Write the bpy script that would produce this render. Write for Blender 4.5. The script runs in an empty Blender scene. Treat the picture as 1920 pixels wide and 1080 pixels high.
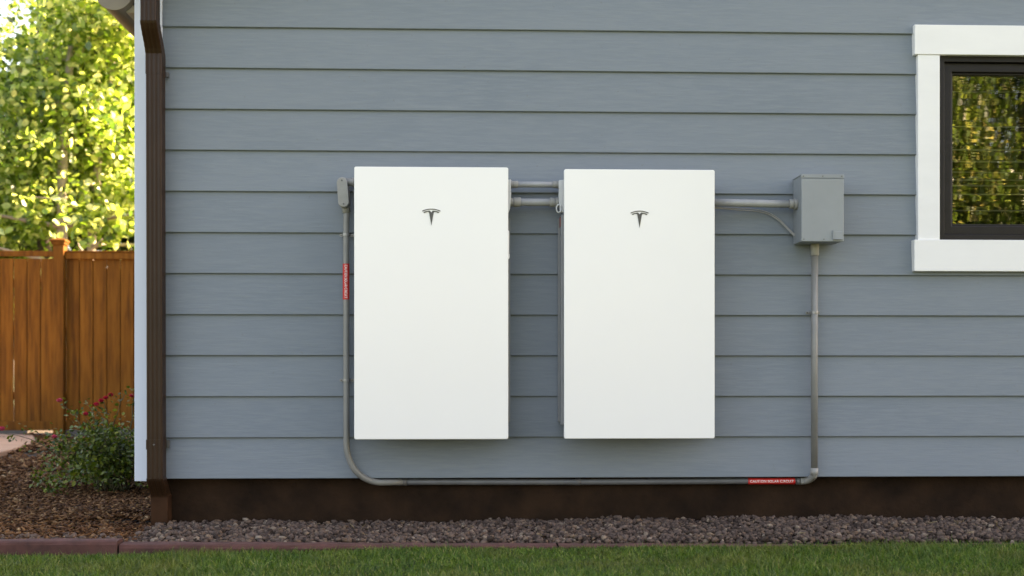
import bpy, bmesh, math, random
import numpy as np
from mathutils import Vector, Matrix

random.seed(7)
rng = np.random.default_rng(7)
scene = bpy.context.scene
COL = scene.collection
R = math.radians
PI = math.pi

# ------------------------------------------------------------------ camera
# world: X along the house wall, +Y into the house, Z up; wall face at y = 0
cam_d = bpy.data.cameras.new('camera')
cam = bpy.data.objects.new('camera', cam_d)
COL.objects.link(cam)
cam.location = (0, -5.0, 0.63)
cam.rotation_euler = (R(90), 0, R(-2.0))
cam_d.sensor_width = 36
cam_d.lens = 2255 / 1920 * 36
cam_d.shift_y = 160 / 1920
cam_d.clip_end = 1000
cam_d.dof.use_dof = True
cam_d.dof.focus_distance = 4.9
cam_d.dof.aperture_fstop = 3.2
scene.camera = cam

# ------------------------------------------------------------------ sky, sun, exposure
SUN_EL = R(36)
SUN_AZ = R(66)            # clockwise from +Y towards +X: behind the house, to the right
world = bpy.data.worlds.new('World')
scene.world = world
world.use_nodes = True
wn = world.node_tree
sky = wn.nodes.new('ShaderNodeTexSky')
sky.sky_type = 'NISHITA'
sky.sun_disc = False
sky.sun_elevation = SUN_EL
sky.sun_rotation = SUN_AZ
sky.air_density = 1.0
sky.dust_density = 2.0
sky.ozone_density = 1.0
wn.links.new(sky.outputs[0], wn.nodes['Background'].inputs[0])
wn.nodes['Background'].inputs[1].default_value = 0.08

sun_d = bpy.data.lights.new('sun', 'SUN')
sun_d.energy = 5.0
sun_d.angle = R(0.5)
sun_d.color = (1.0, 0.90, 0.74)
sun = bpy.data.objects.new('sun', sun_d)
COL.objects.link(sun)
to_sun = Vector((math.sin(SUN_AZ) * math.cos(SUN_EL), math.cos(SUN_AZ) * math.cos(SUN_EL), math.sin(SUN_EL)))
sun.rotation_euler = to_sun.to_track_quat('Z', 'Y').to_euler()

vs = scene.view_settings
scene.display_settings.display_device = 'sRGB'
vs.view_transform = 'Standard'
vs.look = 'None'
vs.gamma = 1.0
vs.exposure = 3.22
vs.use_curve_mapping = False
vs.use_white_balance = True
vs.white_balance_temperature = 9250
vs.white_balance_tint = 20
scene.cycles.max_bounces = 8
scene.cycles.transparent_max_bounces = 12
scene.cycles.sample_clamp_indirect = 6.0
scene.cycles.use_denoising = True


# ------------------------------------------------------------------ materials
def mat(name):
    m = bpy.data.materials.new(name)
    m.use_nodes = True
    nt = m.node_tree
    return m, nt, nt.nodes['Principled BSDF']


def node(nt, kind, **kw):
    n = nt.nodes.new(kind)
    for k, v in kw.items():
        setattr(n, k, v)
    return n


def ramp(nt, fac, stops):
    r = nt.nodes.new('ShaderNodeValToRGB')
    el = r.color_ramp.elements
    while len(el) < len(stops):
        el.new(0.5)
    for e, (p, c) in zip(el, stops):
        e.position = p
        e.color = (*c, 1)
    nt.links.new(fac, r.inputs[0])
    return r.outputs[0]


def noise(nt, scale, detail=4, rough=0.55, stretch=(1, 1, 1), coord='Object', shift=None):
    tc = nt.nodes.new('ShaderNodeTexCoord')
    mp = nt.nodes.new('ShaderNodeMapping')
    mp.inputs['Scale'].default_value = stretch
    nt.links.new(tc.outputs[coord], mp.inputs[0])
    if shift is not None:
        nt.links.new(shift, mp.inputs['Location'])
    n = nt.nodes.new('ShaderNodeTexNoise')
    n.inputs['Scale'].default_value = scale
    n.inputs['Detail'].default_value = detail
    n.inputs['Roughness'].default_value = rough
    nt.links.new(mp.outputs[0], n.inputs[0])
    return n.outputs[0]


def obj_shift(nt, k=37.0):
    oi = nt.nodes.new('ShaderNodeObjectInfo')
    mu = nt.nodes.new('ShaderNodeVectorMath')
    mu.operation = 'SCALE'
    cb = nt.nodes.new('ShaderNodeCombineXYZ')
    for i in range(3):
        nt.links.new(oi.outputs['Random'], cb.inputs[i])
    nt.links.new(cb.outputs[0], mu.inputs[0])
    mu.inputs['Scale'].default_value = k
    return mu.outputs[0]


def bump(nt, b, height, strength, dist):
    bp = nt.nodes.new('ShaderNodeBump')
    bp.inputs['Strength'].default_value = strength
    bp.inputs['Distance'].default_value = dist
    nt.links.new(height, bp.inputs['Height'])
    nt.links.new(bp.outputs[0], b.inputs['Normal'])


def mixc(nt, fac, a, b, mode='MIX'):
    m = nt.nodes.new('ShaderNodeMix')
    m.data_type = 'RGBA'
    m.blend_type = mode
    if isinstance(fac, (int, float)):
        m.inputs[0].default_value = fac
    else:
        nt.links.new(fac, m.inputs[0])
    for s, v in ((6, a), (7, b)):
        if isinstance(v, tuple):
            m.inputs[s].default_value = (*v, 1)
        else:
            nt.links.new(v, m.inputs[s])
    return m.outputs[2]


def mat_plain(name, c, rough=0.5, var=0.12, scale=6, metal=0.0, bscale=0, bstr=0.2, bdist=0.001, spec=0.5, stretch=(1, 1, 1)):
    """a painted / plastic surface: slight tone drift, uneven gloss, fine relief"""
    m, nt, b = mat(name)
    n = noise(nt, scale, 5, 0.6, stretch)
    lo = tuple(x * (1 - var) for x in c)
    hi = tuple(min(1, x * (1 + var)) for x in c)
    nt.links.new(ramp(nt, n, [(0.3, lo), (0.7, hi)]), b.inputs['Base Color'])
    mr = nt.nodes.new('ShaderNodeMapRange')
    mr.inputs[3].default_value = max(0.02, rough - 0.08)
    mr.inputs[4].default_value = min(1, rough + 0.08)
    nt.links.new(noise(nt, scale * 2.3, 3), mr.inputs[0])
    nt.links.new(mr.outputs[0], b.inputs['Roughness'])
    b.inputs['Metallic'].default_value = metal
    b.inputs['Specular IOR Level'].default_value = spec
    if bscale:
        bump(nt, b, noise(nt, bscale, 4, 0.6, stretch), bstr, bdist)
    return m


def mat_siding():
    m, nt, b = mat('siding_paint')
    sh = obj_shift(nt)
    n = noise(nt, 2.2, 4, 0.6, (0.6, 1, 1.6), shift=sh)
    base = ramp(nt, n, [(0.25, (0.146, 0.184, 0.222)), (0.75, (0.180, 0.216, 0.252))])
    g = noise(nt, 60, 6, 0.62, (0.16, 1, 1.6), shift=sh)        # embossed cedar grain
    col = mixc(nt, ramp(nt, g, [(0.42, (0, 0, 0)), (0.70, (1, 1, 1))]), base, (0.184, 0.220, 0.252))
    oi = nt.nodes.new('ShaderNodeObjectInfo')
    col = mixc(nt, 1.0, col, ramp(nt, oi.outputs['Random'], [(0, (0.93, 0.93, 0.93)), (1, (1, 1, 1))]), 'MULTIPLY')
    # faint dirt specks
    d = noise(nt, 60, 2, 0.5, shift=sh)
    col = mixc(nt, ramp(nt, d, [(0.70, (0, 0, 0)), (0.80, (0.35, 0.35, 0.35))]), col, (0.13, 0.135, 0.13))
    nt.links.new(col, b.inputs['Base Color'])
    b.inputs['Roughness'].default_value = 0.62
    bump(nt, b, g, 0.55, 0.0018)
    return m


def mat_wood(name, lo, mid, hi):
    m, nt, b = mat(name)
    sh = obj_shift(nt, 53)
    g = noise(nt, 9, 6, 0.65, (3.0, 3.0, 0.22), shift=sh)
    k = noise(nt, 2.4, 2, 0.5, (1.2, 1.2, 0.6), shift=sh)
    c = ramp(nt, g, [(0.28, lo), (0.5, mid), (0.74, hi)])
    oi = nt.nodes.new('ShaderNodeObjectInfo')
    c = mixc(nt, 0.8, c, ramp(nt, oi.outputs['Random'], [(0, (0.62, 0.58, 0.55)), (1, (1.0, 1.0, 1.0))]), 'MULTIPLY')
    c = mixc(nt, ramp(nt, k, [(0.60, (0, 0, 0)), (0.75, (0.6, 0.6, 0.6))]), c, lo)
    nt.links.new(c, b.inputs['Base Color'])
    b.inputs['Roughness'].default_value = 0.65
    b.inputs['Specular IOR Level'].default_value = 0.12
    bump(nt, b, g, 0.3, 0.0015)
    return m


def island(nt, stops):
    g = nt.nodes.new('ShaderNodeNewGeometry')
    return ramp(nt, g.outputs['Random Per Island'], stops)


def mat_island(name, stops, rough=0.85, nscale=40, bstr=0.5, bdist=0.003, dark=0.6):
    m, nt, b = mat(name)
    c = island(nt, stops)
    n = noise(nt, nscale, 4, 0.65)
    c = mixc(nt, 1.0, c, ramp(nt, n, [(0.3, (dark,) * 3), (0.7, (1, 1, 1))]), 'MULTIPLY')
    nt.links.new(c, b.inputs['Base Color'])
    b.inputs['Roughness'].default_value = rough
    b.inputs['Specular IOR Level'].default_value = 0.15
    bump(nt, b, n, bstr, bdist)
    return m


def mat_leaf(name, stops, trans, tfac=0.5, gloss=0.35):
    m = bpy.data.materials.new(name)
    m.use_nodes = True
    nt = m.node_tree
    b = nt.nodes['Principled BSDF']
    c = island(nt, stops)
    nt.links.new(c, b.inputs['Base Color'])
    b.inputs['Roughness'].default_value = 0.42
    b.inputs['Specular IOR Level'].default_value = gloss
    t = nt.nodes.new('ShaderNodeBsdfTranslucent')
    tc = mixc(nt, 1.0, c, trans, 'MULTIPLY')
    nt.links.new(tc, t.inputs[0])
    mx = nt.nodes.new('ShaderNodeMixShader')
    mx.inputs[0].default_value = tfac
    nt.links.new(b.outputs[0], mx.inputs[1])
    nt.links.new(t.outputs[0], mx.inputs[2])
    nt.links.new(mx.outputs[0], nt.nodes['Material Output'].inputs[0])
    return m


def mat_glass():
    m = bpy.data.materials.new('window_glass')
    m.use_nodes = True
    nt = m.node_tree
    nt.nodes.remove(nt.nodes['Principled BSDF'])
    tr = nt.nodes.new('ShaderNodeBsdfTransparent')
    tr.inputs[0].default_value = (0.80, 0.84, 0.82, 1)
    gl = nt.nodes.new('ShaderNodeBsdfGlossy')
    gl.inputs['Roughness'].default_value = 0.0
    fr = nt.nodes.new('ShaderNodeFresnel')
    fr.inputs[0].default_value = 2.8
    bp = nt.nodes.new('ShaderNodeBump')
    bp.inputs['Strength'].default_value = 0.045
    bp.inputs['Distance'].default_value = 0.004
    nt.links.new(noise(nt, 3.0, 2, 0.5, (0.5, 1, 7.0)), bp.inputs['Height'])
    nt.links.new(bp.outputs[0], gl.inputs['Normal'])
    mx = nt.nodes.new('ShaderNodeMixShader')
    nt.links.new(fr.outputs[0], mx.inputs[0])
    nt.links.new(tr.outputs[0], mx.inputs[1])
    nt.links.new(gl.outputs[0], mx.inputs[2])
    nt.links.new(mx.outputs[0], nt.nodes['Material Output'].inputs[0])
    return m


M = {}
M['siding'] = mat_siding()
M['trim'] = mat_plain('white_trim_paint', (0.74, 0.75, 0.76), 0.5, 0.03, 9, bscale=30, bstr=0.25, stretch=(0.3, 1, 1))
M['corner'] = mat_plain('corner_board_paint', (0.56, 0.62, 0.72), 0.5, 0.05, 7, bscale=40, bstr=0.3, stretch=(1, 1, 0.15))
M['foundation'] = mat_plain('brown_foundation_paint', (0.0215, 0.0108, 0.0056), 0.85, 0.5, 7, bscale=38, bstr=0.8, bdist=0.006, spec=0.15)
M['brown_metal'] = mat_plain('brown_metal_paint', (0.030, 0.0140, 0.0068), 0.42, 0.14, 8, bscale=20, bstr=0.08, spec=0.2)
M['gutter'] = mat_plain('gutter_paint', (0.21, 0.17, 0.115), 0.4, 0.15, 6)
M['soffit'] = mat_plain('soffit_paint', (0.42, 0.37, 0.29), 0.6, 0.06, 6)
M['roof'] = mat_plain('roof_shingle', (0.07, 0.065, 0.06), 0.9, 0.4, 22, bscale=60, bstr=0.8, bdist=0.01)
M['inside'] = mat_plain('interior_paint', (0.05, 0.045, 0.04), 0.8, 0.1, 3)
M['frame'] = mat_plain('dark_bronze_frame', (0.0115, 0.0095, 0.0105), 0.42, 0.12, 14, bscale=50, bstr=0.05, spec=0.3)
M['glass'] = mat_glass()
M['blind'] = mat_plain('blind_slat', (0.60, 0.58, 0.44), 0.5, 0.08, 8)
M['panel'] = mat_plain('white_glass_panel', (0.79, 0.795, 0.79), 0.20, 0.006, 2)
M['body'] = mat_plain('grey_enclosure', (0.21, 0.22, 0.23), 0.5, 0.08, 10, bscale=60, bstr=0.1)
M['bracket'] = mat_plain('light_bracket', (0.55, 0.57, 0.58), 0.45, 0.06, 20)
M['logo'] = mat_plain('dark_chrome', (0.075, 0.075, 0.072), 0.4, 0.1, 30, metal=0.3)
M['pvc'] = mat_plain('grey_conduit', (0.205, 0.205, 0.195), 0.42, 0.10, 12, bscale=35, bstr=0.08)
M['pvc_light'] = mat_plain('pale_grey_conduit', (0.30, 0.31, 0.32), 0.38, 0.10, 12, bscale=35, bstr=0.08)
M['pvc_dark'] = mat_plain('dark_grey_conduit', (0.115, 0.118, 0.122), 0.45, 0.18, 10, bscale=35, bstr=0.1)  # darker grey for the lower run and its couplings
M['fitting'] = mat_plain('grey_fitting', (0.27, 0.27, 0.255), 0.5, 0.10, 25, bscale=60, bstr=0.15)
M['box'] = mat_plain('grey_box_paint', (0.235, 0.262, 0.280), 0.45, 0.05, 7, bscale=70, bstr=0.12)
M['screw'] = mat_plain('dull_screw', (0.12, 0.12, 0.12), 0.45, 0.2, 40, metal=0.6)
M['steel'] = mat_plain('galvanised_strap', (0.26, 0.26, 0.255), 0.4, 0.15, 60, metal=0.5)
M['red'] = mat_plain('red_label', (0.62, 0.022, 0.018), 0.45, 0.06, 20)
M['white_ink'] = mat_plain('white_print', (0.82, 0.80, 0.78), 0.6, 0.02, 20)
M['cable'] = mat_plain('grey_cable', (0.30, 0.30, 0.29), 0.5, 0.08, 30)
M['fence'] = mat_wood('stained_cedar', (0.075, 0.027, 0.0045), (0.172, 0.064, 0.0080), (0.255, 0.104, 0.016))
M['kick'] = mat_plain('weathered_grey_board', (0.085, 0.075, 0.07), 0.85, 0.25, 8)
M['kerb'] = mat_plain('red_concrete_edging', (0.082, 0.030, 0.024), 0.9, 0.35, 14, bscale=90, bstr=0.7, bdist=0.003)
M['slab'] = mat_plain('pinkish_concrete', (0.42, 0.275, 0.195), 0.85, 0.14, 4, bscale=80, bstr=0.4, bdist=0.002)
M['soil'] = mat_plain('dark_soil', (0.035, 0.024, 0.017), 0.95, 0.35, 12, bscale=40, bstr=0.8, bdist=0.01)
M['stone_bed'] = mat_plain('dark_stone_fines', (0.035, 0.028, 0.027), 0.95, 0.3, 40, bscale=90, bstr=0.9, bdist=0.01)
M['lawn'] = mat_plain('lawn_turf', (0.035, 0.055, 0.014), 0.95, 0.4, 5, bscale=60, bstr=0.9, bdist=0.02)
M['rock'] = mat_island('lava_rock', [(0, (0.046, 0.032, 0.026)), (0.35, (0.106, 0.074, 0.061)), (0.7, (0.168, 0.120, 0.098)),
                                     (0.90, (0.165, 0.105, 0.072)), (1, (0.32, 0.25, 0.19))], 0.9, 90, 0.7, 0.003, 0.55)
M['mulch'] = mat_island('bark_chip', [(0, (0.050, 0.021, 0.010)), (0.4, (0.135, 0.058, 0.026)), (0.75, (0.22, 0.102, 0.045)),
                                      (0.95, (0.29, 0.15, 0.07)), (1, (0.44, 0.28, 0.15))], 0.85, 70, 0.6, 0.003, 0.6)
M['grass'] = mat_leaf('grass_blade', [(0, (0.022, 0.064, 0.009)), (0.45, (0.066, 0.145, 0.017)), (0.8, (0.130, 0.225, 0.028)),
                                      (0.93, (0.20, 0.25, 0.05)), (1, (0.38, 0.33, 0.14))], (1.0, 1.05, 0.6), 0.3)
nt = M['grass'].node_tree
g_in = nt.nodes['Principled BSDF'].inputs['Base Color']
src = g_in.links[0].from_socket
patch = mixc(nt, ramp(nt, noise(nt, 2.6, 3, 0.6), [(0.48, (0, 0, 0)), (0.68, (0.75, 0.75, 0.75))]), src, (0.17, 0.17, 0.04))
patch = mixc(nt, ramp(nt, noise(nt, 7.0, 2, 0.6), [(0.35, (0.45, 0.45, 0.45)), (0.55, (0, 0, 0))]), patch, (0.018, 0.050, 0.010))
nt.links.new(patch, g_in)
M['straw'] = mat_island('dry_straw', [(0, (0.16, 0.11, 0.06)), (1, (0.32, 0.25, 0.14))], 0.8)
M['leaf_a'] = mat_leaf('maple_leaf', [(0, (0.020, 0.058, 0.007)), (0.28, (0.085, 0.165, 0.016)), (0.58, (0.215, 0.315, 0.055)),
                                      (1, (0.48, 0.52, 0.25))], (2.3, 2.15, 1.7), 0.45, 1.0)
M['leaf_b'] = mat_leaf('forest_leaf', [(0, (0.018, 0.045, 0.010)), (0.5, (0.085, 0.150, 0.032)), (0.85, (0.21, 0.270, 0.075)),
                                       (1, (0.42, 0.38, 0.17))], (1.8, 1.7, 1.1), 0.42, 0.6)
M['leaf_c'] = mat_leaf('shade_painted_leaf', [(0, (0.014, 0.032, 0.007)), (0.6, (0.030, 0.060, 0.010)), (1, (0.06, 0.09, 0.016))], (1.2, 1.3, 0.6), 0.3)  # deep green puts the shade behind the maples into the leaf colour
M['rose_leaf'] = mat_leaf('rose_leaf', [(0, (0.024, 0.048, 0.006)), (0.6, (0.078, 0.122, 0.013)), (1, (0.21, 0.23, 0.035))],
                          (1.2, 1.3, 0.5), 0.25, 0.5)
M['stem'] = mat_plain('green_brown_stem', (0.08, 0.075, 0.035), 0.7, 0.3, 20)
M['petal'] = mat_leaf('red_petal', [(0, (0.40, 0.010, 0.028)), (0.6, (0.55, 0.02, 0.06)), (1, (0.65, 0.06, 0.12))], (1.3, 0.8, 0.8), 0.3)
M['petal_pink'] = mat_leaf('pink_petal', [(0, (0.60, 0.05, 0.13)), (1, (0.72, 0.16, 0.24))], (1.2, 0.8, 0.9), 0.3)
M['bark_pale'] = mat_plain('pale_bark', (0.36, 0.30, 0.24), 0.85, 0.35, 5, bscale=14, bstr=0.8, bdist=0.02, stretch=(1, 1, 0.35))
M['bark_dark'] = mat_plain('dark_bark', (0.075, 0.055, 0.042), 0.9, 0.35, 6, bscale=18, bstr=0.9, bdist=0.02, stretch=(1, 1, 0.25))


# ------------------------------------------------------------------ building helpers
def link(o, parent=None):
    COL.objects.link(o)
    if parent is not None:
        o.parent = parent
    return o


def thing(name, label, cat, loc=(0, 0, 0), group=None):
    o = bpy.data.objects.new(name, None)
    o.empty_display_size = 0.1
    o.location = loc
    tag(o, label, cat, group)
    return link(o)


def tag(o, label=None, cat=None, group=None, kind=None):
    if label:
        o['label'] = label
    if cat:
        o['category'] = cat
    if group:
        o['group'] = group
    if kind:
        o['kind'] = kind
    return o


def raw(name, verts, faces, m, parent=None, smooth=False, bevel=0, seg=2, loc=None):
    """one mesh object; coordinates are world metres unless loc or the parent's place shifts them"""
    me = bpy.data.meshes.new(name)
    off = Vector((0, 0, 0))
    p = parent
    while p is not None:
        off += p.location
        p = p.parent
    me.from_pydata([tuple(Vector(v) - off) for v in verts], [], faces)
    me.update()
    bm = bmesh.new()
    bm.from_mesh(me)
    bmesh.ops.recalc_face_normals(bm, faces=bm.faces)
    bm.to_mesh(me)
    bm.free()
    if smooth:
        me.polygons.foreach_set('use_smooth', [True] * len(me.polygons))
    me.materials.append(m)
    o = link(bpy.data.objects.new(name, me), parent)
    if bevel:
        bv = o.modifiers.new('bevel', 'BEVEL')
        bv.width = bevel
        bv.segments = seg
        bv.limit_method = 'ANGLE'
        bv.angle_limit = R(40)
    return o


BOXF = [(0, 1, 3, 2), (4, 6, 7, 5), (0, 4, 5, 1), (2, 3, 7, 6), (0, 2, 6, 4), (1, 5, 7, 3)]


def boxv(x0, x1, y0, y1, z0, z1):
    return [(x, y, z) for x in (x0, x1) for y in (y0, y1) for z in (z0, z1)]


def box(name, x0, x1, y0, y1, z0, z1, m, parent=None, bevel=0.0015, seg=2):
    return raw(name, boxv(x0, x1, y0, y1, z0, z1), BOXF, m, parent, bevel=bevel, seg=seg)


def boxes(name, lst, m, parent=None, bevel=0.0):
    V, F = [], []
    for b in lst:
        k = len(V)
        V += boxv(*b)
        F += [tuple(i + k for i in f) for f in BOXF]
    return raw(name, V, F, m, parent, bevel=bevel)


def prism_y(name, poly, y0, y1, m, parent=None, bevel=0, seg=2, smooth=False):
    """polygon in (x, z) pushed from y0 to y1"""
    n = len(poly)
    V = [(x, y0, z) for x, z in poly] + [(x, y1, z) for x, z in poly]
    F = [tuple(range(n)), tuple(range(2 * n - 1, n - 1, -1))]
    F += [(i, (i + 1) % n, n + (i + 1) % n, n + i) for i in range(n)]
    return raw(name, V, F, m, parent, smooth=smooth, bevel=bevel, seg=seg)


def frames(path):
    P = [Vector(p) for p in path]
    T = []
    for i in range(len(P)):
        a = P[max(i - 1, 0)]
        b = P[min(i + 1, len(P) - 1)]
        T.append((b - a).normalized())
    up = Vector((0, 0, 1)) if abs(T[0].z) < 0.9 else Vector((0, 1, 0))
    nrm = (up - T[0] * up.dot(T[0])).normalized()
    out = []
    for t, p in zip(T, P):
        nrm = (nrm - t * nrm.dot(t)).normalized()
        out.append((p, nrm, t.cross(nrm)))
    return out


def tube_vf(path, rad, n=14, cap=True):
    if isinstance(rad, (int, float)):
        rad = [rad] * len(path)
    V, F = [], []
    for (p, a, b), r in zip(frames(path), rad):
        for k in range(n):
            th = 2 * PI * k / n
            V.append(tuple(p + (a * math.cos(th) + b * math.sin(th)) * r))
    for i in range(len(path) - 1):
        for k in range(n):
            F.append((i * n + k, i * n + (k + 1) % n, (i + 1) * n + (k + 1) % n, (i + 1) * n + k))
    if cap:
        F.append(tuple(range(n - 1, -1, -1)))
        F.append(tuple(range((len(path) - 1) * n, len(path) * n)))
    return V, F


def tube(name, path, rad, m, parent=None, n=14, bevel=0):
    V, F = tube_vf(path, rad, n)
    o = raw(name, V, F, m, parent, smooth=True, bevel=bevel)
    for p in o.data.polygons:
        if len(p.vertices) > 4:
            p.use_smooth = False
    return o


def scatter(name, base_v, base_f, Rm, T, m, parent=None, smooth=False):
    """N placed copies of small base shapes joined into one mesh (fast)"""
    bv = np.asarray(base_v, dtype=np.float32)
    if bv.ndim == 2:
        bv = bv[None].repeat(len(T), 0)
    N, V = bv.shape[:2]
    co = np.einsum('nij,nvj->nvi', Rm, bv) + T[:, None, :]
    off = np.zeros(3)
    p = parent
    while p is not None:
        off += np.array(p.location)
        p = p.parent
    co = (co - off).reshape(-1, 3).astype(np.float32)
    fl = np.concatenate([np.asarray(f) for f in base_f])
    sizes = np.array([len(f) for f in base_f])
    loops = (fl[None] + (np.arange(N) * V)[:, None]).ravel().astype(np.int32)
    tot = np.tile(sizes, N).astype(np.int32)
    start = np.concatenate([[0], np.cumsum(tot)[:-1]]).astype(np.int32)
    me = bpy.data.meshes.new(name)
    me.vertices.add(N * V)
    me.vertices.foreach_set('co', co.ravel())
    me.loops.add(len(loops))
    me.loops.foreach_set('vertex_index', loops)
    me.polygons.add(len(tot))
    me.polygons.foreach_set('loop_start', start)
    me.polygons.foreach_set('loop_total', tot)
    if smooth:
        me.polygons.foreach_set('use_smooth', np.ones(len(tot), dtype=bool))
    me.update(calc_edges=True)
    me.validate()
    me.materials.append(m)
    return link(bpy.data.objects.new(name, me), parent)


def rand_rot(n, tilt=None):
    """random rotation matrices; with tilt, only lean that far (radians) from flat, any yaw"""
    yaw = rng.uniform(0, 2 * PI, n)
    if tilt is None:
        q = rng.normal(size=(n, 4))
        q /= np.linalg.norm(q, axis=1)[:, None]
        w, x, y, z = q.T
        return np.stack([1 - 2 * (y * y + z * z), 2 * (x * y - z * w), 2 * (x * z + y * w),
                         2 * (x * y + z * w), 1 - 2 * (x * x + z * z), 2 * (y * z - x * w),
                         2 * (x * z - y * w), 2 * (y * z + x * w), 1 - 2 * (x * x + y * y)], 1).reshape(n, 3, 3)
    a = rng.normal(0, tilt, n)
    c = rng.normal(0, tilt, n)

    def rx(t):
        o, z = np.ones_like(t), np.zeros_like(t)
        return np.stack([o, z, z, z, np.cos(t), -np.sin(t), z, np.sin(t), np.cos(t)], 1).reshape(-1, 3, 3)

    def ry(t):
        o, z = np.ones_like(t), np.zeros_like(t)
        return np.stack([np.cos(t), z, np.sin(t), z, o, z, -np.sin(t), z, np.cos(t)], 1).reshape(-1, 3, 3)

    def rz(t):
        o, z = np.ones_like(t), np.zeros_like(t)
        return np.stack([np.cos(t), -np.sin(t), z, np.sin(t), np.cos(t), z, z, z, o], 1).reshape(-1, 3, 3)
    return rz(yaw) @ rx(a) @ ry(c)


# ------------------------------------------------------------------ the setting: ground, bed, path
def sheet(name, poly, z, m, thick=None):
    n = len(poly)
    if thick is None:
        o = raw(name, [(x, y, z) for x, y in poly], [tuple(range(n))], m)
    else:
        V = [(x, y, z) for x, y in poly] + [(x, y, z - thick) for x, y in poly]
        F = [tuple(range(n)), tuple(range(2 * n - 1, n - 1, -1))] + [(i, (i + 1) % n, n + (i + 1) % n, n + i) for i in range(n)]
        o = raw(name, V, F, m, bevel=0.012, seg=3)
    o['kind'] = 'structure'
    return o


X0, X1, DEPTH = -1.373, 11.6, 8.0            # the house footprint
sheet('ground', [(-300, -300), (300, -300), (300, 300), (-300, 300)], -0.030, M['lawn'])
sheet('planting_bed', [(-9, -0.60), (X0 + 0.1, -0.60), (X0 + 0.1, 8.9), (-9, 8.9)], -0.016, M['soil'])
sheet('gravel_strip', [(X0 + 0.1, -0.60), (9, -0.60), (9, 0.2), (X0 + 0.1, 0.2)], -0.012, M['stone_bed'])
path_edge = [(-3.42, 3.2), (-3.60, 4.2), (-3.70, 4.9), (-3.82, 5.6), (-4.02, 6.3), (-4.30, 7.0), (-4.62, 7.26)]
sheet('garden_path', path_edge + [(-9, 7.26), (-9, 3.2)], 0.022, M['slab'], 0.06)


# red concrete lawn edging: separate lengths butted end to end
edging = thing('lawn_edging', 'red-brown concrete lawn edging between the lawn and the stones', 'edging', (0, -0.6, -0.05))
joints = [-6.0, -4.4, -2.85, -1.262, 0.32, 1.90, 3.48, 5.0]
for i in range(len(joints) - 1):
    a, b = joints[i] + 0.004, joints[i + 1] - 0.004
    n = 24
    zt = 0.0
    prof = [(-0.640, -0.06), (-0.640, zt - 0.014), (-0.634, zt - 0.004), (-0.624, zt), (-0.570, zt), (-0.562, zt - 0.006), (-0.560, -0.06)]
    V, F = [], []
    for k in range(n + 1):
        x = a + (b - a) * k / n
        zx = 0.029 if x < -1.262 else max(-0.005, 0.017 - 0.0085 * (x + 1.262))
        for (y, z) in prof:
            z = z + zx if z > -0.05 else z
            j = 0.0022 * math.sin(x * 23 + z * 90) + random.uniform(-0.0012, 0.0012)
            V.append((x, y + j, z + (random.uniform(-0.0012, 0.0012) if z > -0.05 else 0)))
    q = len(prof)
    for k in range(n):
        for c in range(q - 1):
            F.append((k * q + c, k * q + c + 1, (k + 1) * q + c + 1, (k + 1) * q + c))
    F.append(tuple(range(q)))
    F.append(tuple(range(n * q, n * q + q)))
    raw('kerb_length', V, F, M['kerb'], edging)


# ------------------------------------------------------------------ the house
WX0, WX1, WZ0, WZ1 = 1.9706, 2.985, 1.190, 1.9640      # window opening
house = thing('house', 'grey-blue lap-sided house with dark brown foundation and white window trim', 'house', (0, 0, 0))
EAVE, SLOPE = 2.34, 0.417
RIDGE_X = (X0 + X1) / 2
RIDGE_Z = EAVE + SLOPE * (RIDGE_X - X0)


def rake(x):
    return EAVE + SLOPE * min(x - X0, X1 - x)


# structural wall behind the boards, with the window opening left free
boxes('wall_sheathing', [(X0 + .021, WX0, 0.012, 0.14, 0.21, EAVE), (WX1, X1 - .02, 0.012, 0.14, 0.21, EAVE),
                         (WX0, WX1, 0.012, 0.14, 0.21, WZ0), (WX0, WX1, 0.012, 0.14, WZ1, EAVE),
                         (X0 + .036, X0 + 0.13, 0.1401, DEPTH, 0.21, EAVE), (X1 - .13, X1 - .012, 0.1401, DEPTH, 0.21, EAVE),
                         (X0 + .1301, X1 - .1301, DEPTH - .13, DEPTH - .01, 0.21, EAVE)], M['siding'], house)
for yy in (0.012, DEPTH - 0.13):
    prism_y('gable_sheathing', [(X0 + .02, EAVE + .0005), (X1 - .02, EAVE + .0005), (RIDGE_X, RIDGE_Z)], yy, yy + 0.12, M['siding'], house)
boxes('foundation', [(X0 + .05, X1 - .05, 0.042, 0.16, -0.3, 0.209), (X0 + .05, X0 + .18, 0.1601, DEPTH, -0.3, 0.209),
                     (X1 - .18, X1 - .05, 0.1601, DEPTH, -0.3, 0.209), (X0 + .1801, X1 - .1801, DEPTH - .15, DEPTH - .03, -0.3, 0.209)],
      M['foundation'], house)

EXPO, Z0B, LAPH = 0.1690, 0.1960, 0.200
PROF = [(-0.0112, 0.0), (-0.0136, 0.0022), (-0.0136, 0.006), (0.0, LAPH), (0.0095, LAPH), (-0.0032, 0.0)]    # (y, z) of one lap board


def lap_vf(spans, z0, top=LAPH, jit=0.0):
    V, F = [], []
    for (a, b, tp) in spans:
        pr = [(y, min(z, tp)) for y, z in PROF]
        if tp < LAPH:
            yt = -0.0136 + 0.0136 * tp / LAPH
            pr[3] = (yt, tp)
            pr[4] = (yt + 0.0095, tp)
        k, q = len(V), len(pr)
        for x, s in ((a, 0), (b, 1)):
            for y, z in pr:
                V.append((x, y, z0 + z + jit * (1 if s else -1)))
        F += [tuple(range(k, k + q)), tuple(range(k + 2 * q - 1, k + q - 1, -1))]
        F += [(k + i, k + (i + 1) % q, k + q + (i + 1) % q, k + q + i) for i in range(q)]
    return V, F


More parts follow.
